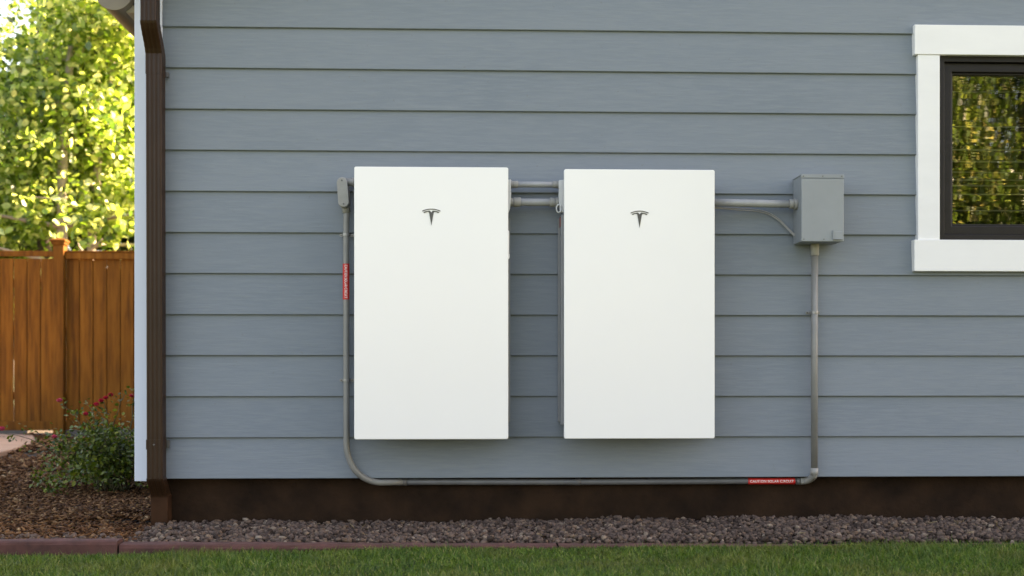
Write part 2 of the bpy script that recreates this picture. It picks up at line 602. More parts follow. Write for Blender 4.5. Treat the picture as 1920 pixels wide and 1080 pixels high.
XL, XR = -1.262, X1 - 0.10
k = 0
while True:
    z0 = Z0B + EXPO * k
    if z0 > RIDGE_Z - 0.25:
        break
    a, b = XL, XR
    if k == 5:
        spans = [(a, 1.945, LAPH), (1.945, 3.01, 0.115), (3.01, b, LAPH)]
        V, F = lap_vf(spans, z0, jit=0)
        raw('siding_board', V, F, M['siding'], house)
    elif 6 <= k <= 10:
        for s in ((a, 1.905, LAPH), (3.05, b, LAPH)):
            V, F = lap_vf([s], z0, jit=random.uniform(-0.0007, 0.0007))
            raw('siding_board', V, F, M['siding'], house)
    else:
        V, F = lap_vf([(a, b, LAPH)], z0, jit=random.uniform(-0.0008, 0.0008))
        # ends of the gable boards are cut along the roof slope
        V = [(max(x, X0 + (z - EAVE + 0.02) / SLOPE) if x < RIDGE_X else min(x, X1 - (z - EAVE + 0.02) / SLOPE), y, z) for x, y, z in V]
        raw('siding_board', V, F, M['siding'], house)
    k += 1
for k in range(12):                                     # the side wall towards the garden
    z0 = Z0B + EXPO * k
    V, F = lap_vf([(0.11, DEPTH - 0.1, LAPH)], z0)
    raw('siding_board', [(X0 + y + 0.025, x, z) for x, y, z in V], F, M['siding'], house)

box('corner_board', X0, -1.2635, -0.026, 0.011, 0.188, EAVE, M['corner'], house, 0.002)
box('corner_board', X0 + 0.0005, X0 + 0.0205, 0.0115, 0.105, 0.188, EAVE, M['corner'], house, 0.002)
# roof, rake trim, side soffit and gutter
for s in (0, 1):
    sg = 1 if s == 0 else -1
    xe = (X0 - 0.10) if s == 0 else (X1 + 0.10)
    ze = EAVE + 0.045 - 0.10 * SLOPE
    poly = [(xe, ze), (RIDGE_X, RIDGE_Z + 0.045), (RIDGE_X, RIDGE_Z + 0.16), (xe, ze + 0.115)]
    prism_y('roof_slope', poly, -0.26, DEPTH + 0.26, M['roof'], house)
    poly = [(xe, ze - 0.13), (RIDGE_X - sg * 0.001, RIDGE_Z - 0.085), (RIDGE_X - sg * 0.001, RIDGE_Z + 0.044), (xe, ze - 0.002)]
    prism_y('rake_board', poly, -0.25, -0.225, M['corner'], house)
    poly = [(xe, ze - 0.03), (RIDGE_X - sg * 0.001, RIDGE_Z + 0.015), (RIDGE_X - sg * 0.001, RIDGE_Z + 0.040), (xe, ze - 0.005)]
    prism_y('rake_soffit', poly, -0.2245, -0.03, M['soffit'], house)
gx, gz, gr = X0 - 0.110, 2.222, 0.076
prof = [(gx - gr * math.cos(t), gz - gr * math.sin(t)) for t in np.linspace(-0.15, PI + 0.15, 22)]
inner = [(gx - (gr - .004) * math.cos(t), gz - (gr - .004) * math.sin(t)) for t in np.linspace(PI + 0.15, -0.15, 22)]
gutter = prism_y('gutter', prof + inner, 0.075, DEPTH, M['gutter'], house)
gutter.data.polygons.foreach_set('use_smooth', [False] * len(gutter.data.polygons))
prism_y('gutter_end_cap', [(gx - (gr + .003) * math.cos(t), gz - (gr + .003) * math.sin(t)) for t in np.linspace(-0.1, PI + 0.1, 22)], 0.066, 0.0745,
        M['gutter'], gutter, bevel=0.002)
box('side_soffit', X0 - 0.075, X0 - 0.024, 0.12, DEPTH, 2.150, 2.180, M['soffit'], house, 0.002)
box('side_fascia', X0 - 0.034, X0 - 0.0225, 0.12, DEPTH, 2.1805, EAVE + 0.01, M['soffit'], house, 0.001)

# window: white casing, dark frame and sash, glass, blind, and the dark room behind


def ring(x0, x1, z0, z1, w, y0, y1):
    return [(x0, x0 + w, y0, y1, z0, z1), (x1 - w, x1, y0, y1, z0, z1),
            (x0 + w + .0002, x1 - w - .0002, y0, y1, z0, z0 + w), (x0 + w + .0002, x1 - w - .0002, y0, y1, z1 - w, z1)]


def mitre(name, x0, x1, z0, z1, w, y0, y1, m, parent, bevel=0.0012):
    """mitred frame: four bars in one welded ring"""
    V, F = [], []
    for y in (y0, y1):
        V += [(x0, y, z0), (x1, y, z0), (x1, y, z1), (x0, y, z1),
              (x0 + w, y, z0 + w), (x1 - w, y, z0 + w), (x1 - w, y, z1 - w), (x0 + w, y, z1 - w)]
    for i in range(4):
        j = (i + 1) % 4
        F += [(i, j, 4 + j, 4 + i), (8 + i, 12 + i, 12 + j, 8 + j), (i, 8 + i, 8 + j, j), (4 + i, 4 + j, 12 + j, 12 + i)]
    return raw(name, V, F, m, parent, bevel=bevel)


window = mitre('window', WX0 - 0.004, WX1 + 0.004, WZ0 - 0.002, WZ1 + 0.002, 0.026, -0.012, 0.085, M['frame'], house, 0.002)
mitre('sash', WX0 + 0.0225, WX1 - 0.0225, WZ0 + 0.0245, WZ1 - 0.0245, 0.038, 0.006, 0.060, M['frame'], window, 0.003)
mitre('glazing_bead', WX0 + 0.0610, WX1 - 0.0610, WZ0 + 0.063, WZ1 - 0.063, 0.008, 0.018, 0.040, M['frame'], window, 0.002)
raw('pane', [(WX0 + .058, 0.034, WZ0 + .06), (WX1 - .058, 0.034, WZ0 + .06), (WX1 - .058, 0.034, WZ1 - .06), (WX0 + .058, 0.034, WZ1 - .06)],
    [(0, 1, 2, 3)], M['glass'], window)
box('head_casing', 1.8575, 3.098, -0.036, -0.0005, 1.9635, 2.0880, M['trim'], window, 0.002)
box('sill_casing', 1.8545, 3.101, -0.040, -0.0005, 1.0570, 1.1885, M['trim'], window, 0.002)
box('side_casing', 1.8725, 1.9655, -0.032, -0.0005, 1.1888, 1.9632, M['trim'], window, 0.002)
box('side_casing', 2.9900, 3.083, -0.032, -0.0005, 1.1888, 1.9632, M['trim'], window, 0.002)
for z in (1.842, 1.693, 1.592, 1.541, 1.497, 1.462, 1.437, 1.400, 1.331, 1.268):     # a half-gathered blind
    dz, tl = random.uniform(-.004, .004), random.uniform(0.003, 0.006)
    s = raw('blind_slat', [(WX0 + .03, 0.115, z - 0.001), (WX1 - .03, 0.115, z - 0.001 + dz),
                           (WX1 - .03, 0.119, z + tl + dz), (WX0 + .03, 0.119, z + tl)], [(0, 1, 2, 3)], M['blind'], window)
    so = s.modifiers.new('thick', 'SOLIDIFY')
    so.thickness = 0.0012
V = boxv(1.3, 3.7, 0.145, 3.2, 0.3, 2.3)
raw('room_shell', V, [f for f in BOXF if f != (0, 4, 5, 1)], M['inside'], house)


# ------------------------------------------------------------------ downspout
def rect_profile(w, d, r=0.006, ribs=3, depth=0.0022):
    """rounded rectangle; the front face (-y) carries shallow vertical ribs"""
    pts = []
    hw, hd = w / 2, d / 2
    n = ribs * 4
    for i in range(n + 1):
        x = -hw + r + (w - 2 * r) * i / n
        pts.append((x, -hd + (depth if i % 4 in (1, 2) and 0 < i < n else 0)))
    for cx, cy, a0 in ((hw - r, -hd + r, -90), (hw - r, hd - r, 0), (-hw + r, hd - r, 90), (-hw + r, -hd + r, 180)):
        for k in range(0, 4):
            a = R(a0 + 30 * k)
            p = (cx + r * math.cos(a), cy + r * math.sin(a))
            if all((p[0] - q[0]) ** 2 + (p[1] - q[1]) ** 2 > 1e-9 for q in pts):
                pts.append(p)
    return pts


def loft(name, prof, secs, m, parent):
    """secs: (x, y, z, scale) of the profile centre going down the pipe"""
    V, F = [], []
    q = len(prof)
    for (x, y, z, s) in secs:
        V += [(x + px * s, y + py * s, z) for px, py in prof]
    for i in range(len(secs) - 1):
        F += [(i * q + c, i * q + (c + 1) % q, (i + 1) * q + (c + 1) % q, (i + 1) * q + c) for c in range(q)]
    F += [tuple(range(q)), tuple(range((len(secs) - 1) * q, len(secs) * q))]
    return raw(name, V, F, m, parent)


ds = thing('downspout', 'dark brown ribbed metal downspout running down the white house corner board', 'downspout', (-1.2785, -0.055, 0))
PR = rect_profile(0.064, 0.066)
PX = -1.2785
loft('upper_pipe', PR, [(PX - 0.001, -0.138, 2.40, 1.0), (PX - 0.001, -0.138, 2.033, 1.0)], M['brown_metal'], ds)
el = []
for i in range(13):                                        # pleated elbow back to the wall
    t = i / 12
    e = t * t * (3 - 2 * t) * 0.45 + t * 0.55
    el.append((PX - 0.001 + 0.001 * t, -0.138 + 0.078 * e, 2.034 - 0.112 * t, 1.035 + (0.018 if i % 2 else 0.0)))
loft('elbow', PR, el, M['brown_metal'], ds)
loft('pipe_sleeve', PR, [(PX, -0.060, 1.926, 1.045), (PX, -0.060, 1.842, 1.045)], M['brown_metal'], ds)
loft('main_pipe', PR, [(PX, -0.060, 1.92, 1.0), (PX + 0.004, -0.060, 0.198, 1.0)], M['brown_metal'], ds)
strap = loft('wall_strap', PR, [(PX + 0.003, -0.060, 0.362, 1.06), (PX + 0.003, -0.060, 0.322, 1.06)], M['brown_metal'], ds)
for zz in (0.342,):
    tube('strap_screw', [(PX + 0.003, -0.0955, zz), (PX + 0.003, -0.0995, zz)], 0.0035, M['screw'], strap, 10)
box('strap_ear', -1.243, -1.231, -0.030, -0.0145, 0.325, 0.358, M['screw'], strap, 0.001)
box('strap_ear', -1.245, -1.234, -0.034, -0.0145, 1.842, 1.862, M['screw'], ds, 0.001)
el = []
for i in range(13):
    t = i / 12
    e = t * t * (3 - 2 * t) * 0.45 + t * 0.55
    el.append((PX + 0.004 + 0.006 * t, -0.060 + 0.052 * e, 0.204 - 0.082 * t, 1.05 + (0.018 if i % 2 else 0.0)))
loft('elbow', PR, el, M['brown_metal'], ds)
PR2 = rect_profile(0.072, 0.072, 0.004, 1, 0.0)
loft('outlet_pipe', PR2, [(PX + 0.010, -0.008, 0.128, 1.0), (PX + 0.010, -0.008, 0.120, 0.97), (PX + 0.010, -0.008, -0.04, 0.97)],
     mat_plain('dusty_brown_metal', (0.045, 0.020, 0.010), 0.8, 0.30, 12, spec=0.1), ds)

# ------------------------------------------------------------------ wall batteries


def rrect(x0, x1, z0, z1, r, n=6):
    P = []
    for cx, cz, a0 in ((x1 - r, z0 + r, -90), (x1 - r, z1 - r, 0), (x0 + r, z1 - r, 90), (x0 + r, z0 + r, 180)):
        for k in range(n + 1):
            a = R(a0 + 90 * k / n)
            P.append((cx + r * math.cos(a), cz + r * math.sin(a)))
    return P


def emblem(cx, cz, y, parent):
    """dark T-shaped emblem: a thin arc above a winged, tapering stem (units: 1 = 1/469 m)"""
    s = 1 / 469.0
    V, F = [], []

    def poly(pts):
        k, n = len(V), len(pts)
        for yy in (y - 0.0012, y + 0.0006):
            V.extend([(cx + a * s, yy, cz - b * s) for a, b in pts])
        F.append(tuple(range(k, k + n)))
        F.append(tuple(range(k + 2 * n - 1, k + n - 1, -1)))
        F.extend([(k + i, k + (i + 1) % n, k + n + (i + 1) % n, k + n + i) for i in range(n)])

    def strip(top, bot):
        for i in range(len(top) - 1):
            poly([top[i], top[i + 1], bot[i + 1], bot[i]])
    xs = np.linspace(-17, 17, 15)
    strip([(x, -15.9 + 3.6 * (x / 17) ** 2) for x in xs],
          [(x * 0.985, -14.0 + 3.6 * (x / 17) ** 2 - 0.2) for x in xs])
    for sg in (-1, 1):
        xs = [15.2, 12.6, 9.5, 6.8, 5.0, 3.7]
        top = [(sg * x, -12.5 + 2.9 * (x / 15.2) ** 2) for x in xs]
        bot = [(sg * 12.4, -7.4), (sg * 11.2, -8.6), (sg * 8.8, -9.6), (sg * 6.6, -9.9), (sg * 5.0, -9.3), (sg * 4.1, -7.2)]
        strip(top, bot)
        poly([(sg * 3.7, -12.4), (sg * 2.1, -11.6), (sg * 0.0, -8.9), (0, 16.0), (sg * 4.1, -7.2)])
    return raw('emblem', V, F, M['logo'], parent)


def battery(x0, x1, z0, z1, label):
    t = thing('wall_battery', label, 'battery', ((x0 + x1) / 2, -0.02, z0), 'white batteries mounted on the siding')
    p = prism_y('front_panel', rrect(x0, x1, z0, z1, 0.0075), -0.190, -0.166, M['panel'], t, bevel=0.0028, seg=3)
    emblem((x0 + x1) / 2, z0 + (z1 - z0) * 0.8155, -0.1905, t)
    body = prism_y('body', rrect(x0 + 0.004, x1 - 0.004, z0 + 0.055, z1 - 0.012, 0.02), -0.1655, -0.050, M['body'], t, bevel=0.004)
    raw('heat_sink', boxv(x0 + 0.03, x1 - 0.03, -0.05, -0.016, z0 + 0.09, z1 - 0.07), BOXF, M['body'], t, bevel=0.003)
    return t


b1 = battery(-0.4613, 0.1530, 0.3662, 1.4542, 'white battery on the siding nearer the downspout, left of the pair')
b2 = battery(0.3770, 0.9845, 0.3675, 1.4490, 'white battery on the siding beside the grey electrical box, right of the pair')
# left unit: side flange on its right flank
prism_y('side_bracket', [(0.150, 1.416), (0.166, 1.418), (0.167, 1.355), (0.163, 1.300), (0.150, 1.270)], -0.118, -0.098, M['bracket'], b1, bevel=0.002)
box('side_clip', 0.148, 0.1575, -0.160, -0.12, 1.090, 1.205, M['panel'], b1, 0.002)
box('side_clip', 0.150, 0.1600, -0.150, -0.12, 1.095, 1.112, M['bracket'], b1, 0.002)
box('mounting_rail', 0.120, 0.1660, -0.045, -0.0165, 0.43, 1.27, M['body'], b1, 0.002)
# right unit: flange, rail and small red label on its left flank
prism_y('side_bracket', [(0.382, 1.418), (0.362, 1.416), (0.361, 1.350), (0.366, 1.286), (0.382, 1.286)], -0.118, -0.098, M['bracket'], b2, bevel=0.002)
box('mounting_rail', 0.3640, 0.4100, -0.045, -0.0165, 0.43, 1.27, M['body'], b2, 0.002)
box('side_rail', 0.3695, 0.3810, -0.120, -0.060, 0.42, 1.275, M['body'], b2, 0.002)
box('side_label', 0.3675, 0.3694, -0.112, -0.066, 1.228, 1.268, mat_plain('faded_red_label', (0.22, 0.045, 0.03), 0.6, 0.2, 60), b2, 0.0)
tube('clip_ring', [(0.361 + 0.010 * math.cos(a), -0.12, 1.300 + 0.016 * math.sin(a)) for a in np.linspace(0, 2 * PI, 14)], 0.003, M['bracket'], b2, 8)


# ------------------------------------------------------------------ conduits between and beside the batteries
def straight(name, label, xa, xb, z, r, y, fits, group=None, drop=0.0):
    t = thing(name, label, 'conduit', (xa, y, z), group)
    tube('pipe', [(xa, y, z), ((xa + xb) / 2, y, z - drop / 2), (xb, y, z - drop)], r, M['pvc_light'], t, 18)
    for (fa, fb, fr, kind) in fits:
        zz = z - drop * ((fa + fb) / 2 - xa) / (xb - xa)
        tube(kind, [(fa, y, zz), (fa + .002, y, zz), (fb - .002, y, zz), (fb, y, zz)], [fr * .94, fr, fr, fr * .94], M['fitting'], t, 8 if kind == 'lock_nut' else 20)
    return t


straight('conduit_link', 'thin grey conduit, upper of two joining the white batteries', 0.150, 0.384, 1.4040, 0.0125, -0.075,
         [(0.164, 0.174, 0.0165, 'lock_nut'), (0.1745, 0.197, 0.0145, 'coupling'), (0.338, 0.3565, 0.0145, 'coupling'), (0.357, 0.372, 0.0165, 'lock_nut')],
         'grey conduits joining the batteries')
straight('conduit_link', 'thicker grey conduit, lower of two joining the white batteries', 0.150, 0.384, 1.3310, 0.0155, -0.075,
         [(0.158, 0.177, 0.0180, 'lock_nut'), (0.1775, 0.208, 0.0200, 'coupling'), (0.327, 0.350, 0.0195, 'coupling'), (0.3505, 0.371, 0.0205, 'lock_nut')],
         'grey conduits joining the batteries')
straight('conduit_link', 'grey conduit from the right battery into the electrical box side', 0.965, 1.358, 1.3345, 0.0160, -0.075,
         [(0.987, 0.999, 0.0195, 'lock_nut'), (1.318, 1.336, 0.0200, 'coupling'), (1.3365, 1.350, 0.0235, 'lock_nut')], drop=0.006)

# long conduit: from the pull elbow down, round the bend, along the foundation, up to the grey box
CY = -0.042
run = thing('conduit_run', 'long grey conduit down beside the left battery and along the foundation', 'conduit', (-0.5067, CY, 0.18))
r_ = 0.0128
zb = 0.1780
pth = [(-0.5040, CY, 1.315), (-0.5075, CY, 1.27), (-0.5085, CY, 1.20), (-0.5078, CY, 0.80), (-0.5072, CY, 0.345)]
bend_r = 0.142
LY = 0.016                                    # the lower run sits back against the foundation
for a in np.linspace(8, 90, 14):
    w = max(0.0, (a - 35) / 55)
    pth.append((-0.5072 + bend_r * (1 - math.cos(R(a))), CY + (LY - CY) * w * w * (3 - 2 * w) * 0.55, zb + bend_r - bend_r * math.sin(R(a)) + 0.025 * (1 - a / 90) ** 2))
pth += [(-0.325, CY + (LY - CY) * 0.75, zb), (-0.28, CY + (LY - CY) * 0.95, zb)]
tube('pipe', pth, r_, M['pvc'], run, 20)
low = [(x, LY, zb - 0.0012 * (1 + math.sin(x * 3.1))) for x in np.linspace(-0.29, 1.372, 20)]
tube('lower_pipe', low, r_ * 0.98, M['pvc_dark'], run, 20)
tube('coupling', [(-0.300, LY - .001, zb), (-0.262, LY - .001, zb)], 0.0146, M['pvc_dark'], run, 20)
tube('coupling', [(0.440, LY, zb - .0015), (0.4402, LY, zb - .0015), (0.462, LY, zb - .0015)], 0.0142, M['pvc_dark'], run, 20)
# corner fitting and riser
tube('coupling', [(1.372, LY, zb - .001), (1.388, LY, zb - .001)], 0.0150, M['pvc_dark'], run, 20)
elb = [(1.386, LY, zb - .001)] + [(1.4020 + 0.030 * math.sin(R(a)), LY + (CY - LY) * (a / 90) ** 1.5, zb + 0.030 - 0.030 * math.cos(R(a)) - 0.001) for a in np.linspace(0, 90, 9)] + [(1.432, CY, 0.228)]
tube('elbow_fitting', elb, 0.0145, M['fitting'], run, 20)
tube('coupling', [(1.432, CY, 0.206), (1.432, CY, 0.236)], 0.0162, M['fitting'], run, 20)
tube('riser_pipe', [(1.432, CY, 0.23), (1.4325, CY, 0.70), (1.434, CY, 1.135)], 0.0138, M['pvc'], run, 20)
tube('box_connector', [(1.434, -0.042, 1.120), (1.434, -0.042, 1.122), (1.434, -0.042, 1.150), (1.434, -0.042, 1.175)], [0.0155, 0.017, 0.0175, 0.0185], M['fitting'], run, 20)
# pull elbow (conduit body) at the top: capsule casting, cover plate, two screws, side hub


def capsule(cx, cz, w, h, tilt, n=12):
    P = []
    r = w / 2
    for s, a0 in ((1, 0), (-1, 180)):
        for k_ in range(n + 1):
            a = R(a0 + 180 * k_ / n)
            x, zc = r * math.cos(a), s * (h / 2 - r) + r * math.sin(a)
            P.append((cx + x * math.cos(tilt) - zc * math.sin(tilt), cz + x * math.sin(tilt) + zc * math.cos(tilt)))
    return P


LBX, LBZ, TL = -0.5170, 1.3665, R(4.5)
lb = prism_y('pull_elbow', capsule(LBX, LBZ, 0.044, 0.126, TL), -0.088, -0.020, M['fitting'], run, bevel=0.006, seg=3)
prism_y('cover_plate', capsule(LBX, LBZ, 0.043, 0.120, TL), -0.0925, -0.0885, M['fitting'], lb, bevel=0.0015)
for s in (-1, 1):
    sx, sz = LBX - s * 0.048 * math.sin(TL), LBZ + s * 0.048 * math.cos(TL)
    tube('cover_screw', [(sx, -0.0922, sz), (sx, -0.0950, sz)], 0.0036, M['screw'], lb, 10)
tube('hub', [(-0.512, -0.055, 1.414), (-0.484, -0.055, 1.412), (-0.455, -0.055, 1.412)], [0.017, 0.016, 0.016], M['fitting'], lb, 18)
tube('lock_nut', [(-0.483, -0.055, 1.412), (-0.474, -0.055, 1.412)], 0.0195, M['fitting'], lb, 8)
tube('hub', [(-0.5110, CY, 1.325), (-0.5070, CY, 1.288)], [0.0185, 0.0155], M['fitting'], lb, 18)


def strap_at(x, z, parent, half=0.0125, rr=0.0128, left=True):
    pts = [(x + (rr + .0012) * math.cos(a), CY - (rr + .0012) * math.sin(a)) for a in np.linspace(0, PI, 12)]
    V, F = [], []
    full = [(x + rr + .016, -0.0165), (x + rr + .0012, -0.0165)] + pts + [(x - rr - .0012, -0.0165), (x - rr - .016, -0.0165)]
    for zz in (z - 0.005, z + 0.005):
        V += [(a, b, zz) for a, b in full]
    n = len(full)
    F = [(i, i + 1, n + i + 1, n + i) for i in range(n - 1)]
    o = raw('conduit_strap', V, F, M['steel'], parent)
    so = o.modifiers.new('thick', 'SOLIDIFY')
    so.thickness = 0.0014
    for sg in (-1, 1):
        tube('strap_screw', [(x + sg * (rr + .010), -0.0165, z), (x + sg * (rr + .010), -0.0205, z)], 0.0032, M['screw'], o, 8)
    return o


strap_at(-0.5083, 1.1985, run)
strap_at(-0.5078, 0.6015, run)
strap_at(1.4325, 0.8830, run, rr=0.0138)

# small lead-in clip between the pull elbow and the first battery
# red wrap-around labels with white lettering


def text_mesh(s, size, ext=0.0):
    cu = bpy.data.curves.new('t', 'FONT')
    cu.body = s
    cu.size = size
    cu.align_x = 'CENTER'
    cu.align_y = 'CENTER'
    cu.offset = size * 0.018
    cu.space_character = 1.02
    ob = bpy.data.objects.new('t', cu)
    COL.objects.link(ob)
    dg = bpy.context.evaluated_depsgraph_get()
    me = bpy.data.meshes.new_from_object(ob.evaluated_get(dg))
    V = [tuple(v.co) for v in me.vertices]
    F = [tuple(p.vertices) for p in me.polygons]
    bpy.data.objects.remove(ob)
    bpy.data.curves.remove(cu)
    bpy.data.meshes.remove(me)
    return V, F


def pipe_label(a0, a1, c, horizontal, rr, parent, CY):
    """sticker wrapped round the front of the pipe from a0 to a1 along its axis"""
    rs = rr + 0.0009
    V, F = [], []
    ang = np.linspace(-80, 80, 13)
    for a in (a0, a1):
        for d in ang:
            off, dep = rs * math.sin(R(d)), CY - rs * math.cos(R(d))
            V.append((a, dep, c + off) if horizontal else (c + off, dep, a))
    n = len(ang)
    F = [(i, i + 1, n + i + 1, n + i) for i in range(n - 1)]
    lab = raw('warning_label', V, F, M['red'], parent, smooth=True)
    lab['label'] = 'red warning sticker with white capital letters'
    tv, tf = text_mesh('CAUTION SOLAR CIRCUIT', 0.0152)
    w = max(v[0] for v in tv) - min(v[0] for v in tv)
    k_ = (abs(a1 - a0) * 0.93) / w
    rt = rs + 0.0007
    V = []
    for (tx, ty, _) in tv:
        th = ty * 1.0 / rt
        off, dep = rt * math.sin(th), CY - rt * math.cos(th)
        if horizontal:
            V.append(((a0 + a1) / 2 + tx * k_, dep, c + off))
        else:
            V.append((c + off, dep, (a0 + a1) / 2 - tx * k_))
    raw('lettering', V, tf, M['white_ink'], lab)


pipe_label(1.1656, 1.3649, zb - 0.0012, True, r_, run, LY)
pipe_label(0.9326, 1.0795, -0.5082, False, r_, run, CY)

# ------------------------------------------------------------------ grey electrical box
jb = thing('electrical_box', 'grey metal electrical box on the siding left of the window', 'electrical box', (1.436, -0.016, 1.166))
jx0, jx1, jz0, jz1 = 1.3500, 1.5210, 1.1680, 1.4380
box('enclosure', jx0, jx1, -0.136, -0.016, jz0, jz1, M['box'], jb, 0.003)
cov = box('cover', jx0 - .0015, jx1 + .0015, -0.1495, -0.1365, jz0 - .001, jz1 - 0.0135, M['box'], jb, 0.0025)
boxes('hood', [(jx0 - .0025, jx1 + .0025, -0.1510, -0.0170, jz1 - 0.0005, jz1 + 0.0030), (jx0 - .0025, jx1 + .0025, -0.1510, -0.1370, jz1 - 0.0125, jz1 - 0.0006)],
      M['box'], jb, bevel=0.0008)
for sx in (0.006, 0.085, 0.163):
    tube('hood_screw', [(jx0 + sx, -0.1508, jz1 - 0.0055), (jx0 + sx, -0.1530, jz1 - 0.0055)], 0.0024, M['screw'], jb, 8)
for sx in (0.008, 0.090):
    tube('cover_screw', [(jx0 + sx, -0.1493, jz0 + 0.008), (jx0 + sx, -0.1515, jz0 + 0.008)], 0.0024, M['screw'], cov, 8)
boxes('hasp', [(1.4760, 1.4795, -0.1580, -0.1497, 1.1745, 1.2120), (1.4797, 1.5150, -0.1580, -0.1497, 1.1745, 1.1780),
               (1.4797, 1.5150, -0.1530, -0.1497, 1.1782, 1.2080)], M['box'], cov, bevel=0.0008)
tube('side_knob', [(jx1 + .001, -0.09, 1.314), (jx1 + .011, -0.09, 1.314)], 0.005, M['screw'], jb, 10)
tube('side_knob', [(jx1 + .001, -0.09, 1.208), (jx1 + .010, -0.09, 1.208), (jx1 + .014, -0.09, 1.209)], [0.004, 0.006, 0.003],
     mat_plain('red_seal', (0.35, 0.09, 0.08), 0.5, 0.1, 20), jb, 10)

for i, (dz, lab) in enumerate(((0.0, 'thin grey cable sagging from the conduit to the electrical box, upper one'),
                               (-0.007, 'thin grey cable sagging from the conduit to the electrical box, lower one'))):
    ctrl = [(1.000, -0.058, 1.318 + dz * .5), (1.06, -0.040, 1.317 + dz * .6), (1.13, -0.030, 1.316 + dz), (1.19, -0.024, 1.313 + dz), (1.24, -0.022, 1.302 + dz),
            (1.285, -0.024, 1.276 + dz), (1.325, -0.030, 1.235 + dz), (1.349, -0.040, 1.208 + dz), (1.360, -0.05, 1.196 + dz)]
    P = [Vector(c) for c in ctrl]
    fine = []
    for j in range(len(P) - 1):
        p0, p1, p2, p3 = P[max(j - 1, 0)], P[j], P[j + 1], P[min(j + 2, len(P) - 1)]
        for u in (0, .25, .5, .75):
            fine.append(0.5 * ((2 * p1) + (-p0 + p2) * u + (2 * p0 - 5 * p1 + 4 * p2 - p3) * u * u + (-p0 + 3 * p1 - 3 * p2 + p3) * u ** 3))
    fine.append(P[-1])
    tag(tube('cable', fine, 0.0024, M['cable'], None, 8), lab, 'cable', 'thin cables by the electrical box')

# ------------------------------------------------------------------ fence
FY = 7.30
fence = thing('wooden_fence', 'stained brown board fence with capped post behind the rose bush', 'fence', (-4.158, FY, 0))
post_xs = [(-6.69, -6.583), (-4.211, -4.104), (-1.72, -1.613)]
for (pa, pb) in post_xs:
    p = box('post', pa, pb, FY, FY + 0.105, -0.3, 1.935, M['fence'], fence, 0.004)
    c = (pa + pb) / 2
    V = []
    lv = [(0.058, 1.925), (0.066, 1.940), (0.066, 1.952), (0.076, 1.962), (0.076, 1.978), (0.045, 1.995), (0.0, 2.000)]
    for h, zz in lv[:-1]:
        V += [(c - h, FY + .0525 - h, zz), (c + h, FY + .0525 - h, zz), (c + h, FY + .0525 + h, zz), (c - h, FY + .0525 + h, zz)]
    F = [(3, 2, 1, 0)]
    for i in range(len(lv) - 2):
        F += [(i * 4 + j, i * 4 + (j + 1) % 4, i * 4 + 4 + (j + 1) % 4, i * 4 + 4 + j) for j in range(4)]
    e = (len(lv) - 2) * 4
    F.append((e, e + 1, e + 2, e + 3))
    raw('post_cap', V, F, M['fence'], p, bevel=0.0015)


def panel_boards(xa, xb, y, ztop, closed):
    x = xb if not closed else xa
    while True:
        w = random.choice((0.127, 0.129, 0.131, 0.128))
        gap = random.choice((0.0055, 0.007, 0.0065, 0.008))
        if closed:
            a, b = x, min(x + w, xb)
            x = b + gap
            if a > xb - 0.03:
                break
        else:
            a, b = max(x - w, xa), x
            x = a - gap
            if b < xa + 0.03:
                break
        o = box('board', a, b, y + random.uniform(-.002, .002), y + 0.019, 0.075, ztop + random.uniform(-.004, .004), M['fence'], fence, 0.004, 2)
        if closed or random.random() < 0.75:            # strip added behind the joint so the gap stays dark
            jx = b + gap / 2 if closed else a - gap / 2
            box('gap_darkening_strip', jx - 0.016, jx + 0.016, y + 0.0195, y + 0.0290, 0.10, ztop - random.choice((0.02, 0.10, 0.30, 0.02)), M['fence'], fence, 0.0)


boxes('kick_board', [(-6.58, -4.47, FY + 0.010, FY + 0.03, -0.05, 0.054)], M['kick'], fence)
boxes('kick_board', [(-4.102, -1.725, FY + 0.050, FY + 0.07, -0.05, 0.054)], M['kick'], fence)
boxes('kick_board', [(-4.468, -4.213, FY + 0.010, FY + 0.03, -0.05, 0.026)], M['kick'], fence)  # low piece added to thin the sunlit strip showing under the fence
# left bay: boards stop short below the top rail; right bay is set further back
panel_boards(-6.58, -4.213, FY + 0.030, 1.792, False)
box('top_rail', -6.58, -4.213, FY + 0.018, FY + 0.060, 1.814, 1.868, M['fence'], fence, 0.003)
box('bottom_rail', -6.58, -4.213, FY + 0.006, FY + 0.029, 0.055, 0.146, M['fence'], fence, 0.003)
panel_boards(-4.100, -1.725, FY + 0.075, 1.800, True)
box('top_rail', -4.102, -1.725, FY + 0.040, FY + 0.0745, 1.790, 1.858, M['fence'], fence, 0.003)
box('cap_rail', -4.102, -1.725, FY + 0.030, FY + 0.12, 1.8585, 1.872, M['fence'], fence, 0.003)
box('bottom_rail', -4.102, -1.725, FY + 0.046, FY + 0.0735, 0.055, 0.146, M['fence'], fence, 0.003)
for (ra, rb, ry) in ((-6.58, -4.213, 0.060), (-4.102, -1.725, 0.105)):
    for rz in (0.36, 1.02, 1.50):
        box('back_rail', ra, rb, FY + ry, FY + ry + 0.038, rz, rz + 0.085, M['fence'], fence, 0.002)
panel_boards(-9.06, -6.693, FY + 0.030, 1.792, False)
box('top_rail', -9.06, -6.693, FY + 0.018, FY + 0.060, 1.814, 1.868, M['fence'], fence, 0.003)
box('bottom_rail', -9.06, -6.693, FY + 0.006, FY + 0.029, 0.055, 0.146, M['fence'], fence, 0.003)

# ------------------------------------------------------------------ trees
LEAF_V = [(0, -0.5, 0), (0.30, -0.18, 0.05), (0.34, 0.12, 0.06), (0, 0.55, -0.03), (-0.34, 0.12, 0.06), (-0.30, -0.18, 0.05)]
LEAF_F = [(0, 1, 2, 3), (0, 3, 4, 5)]


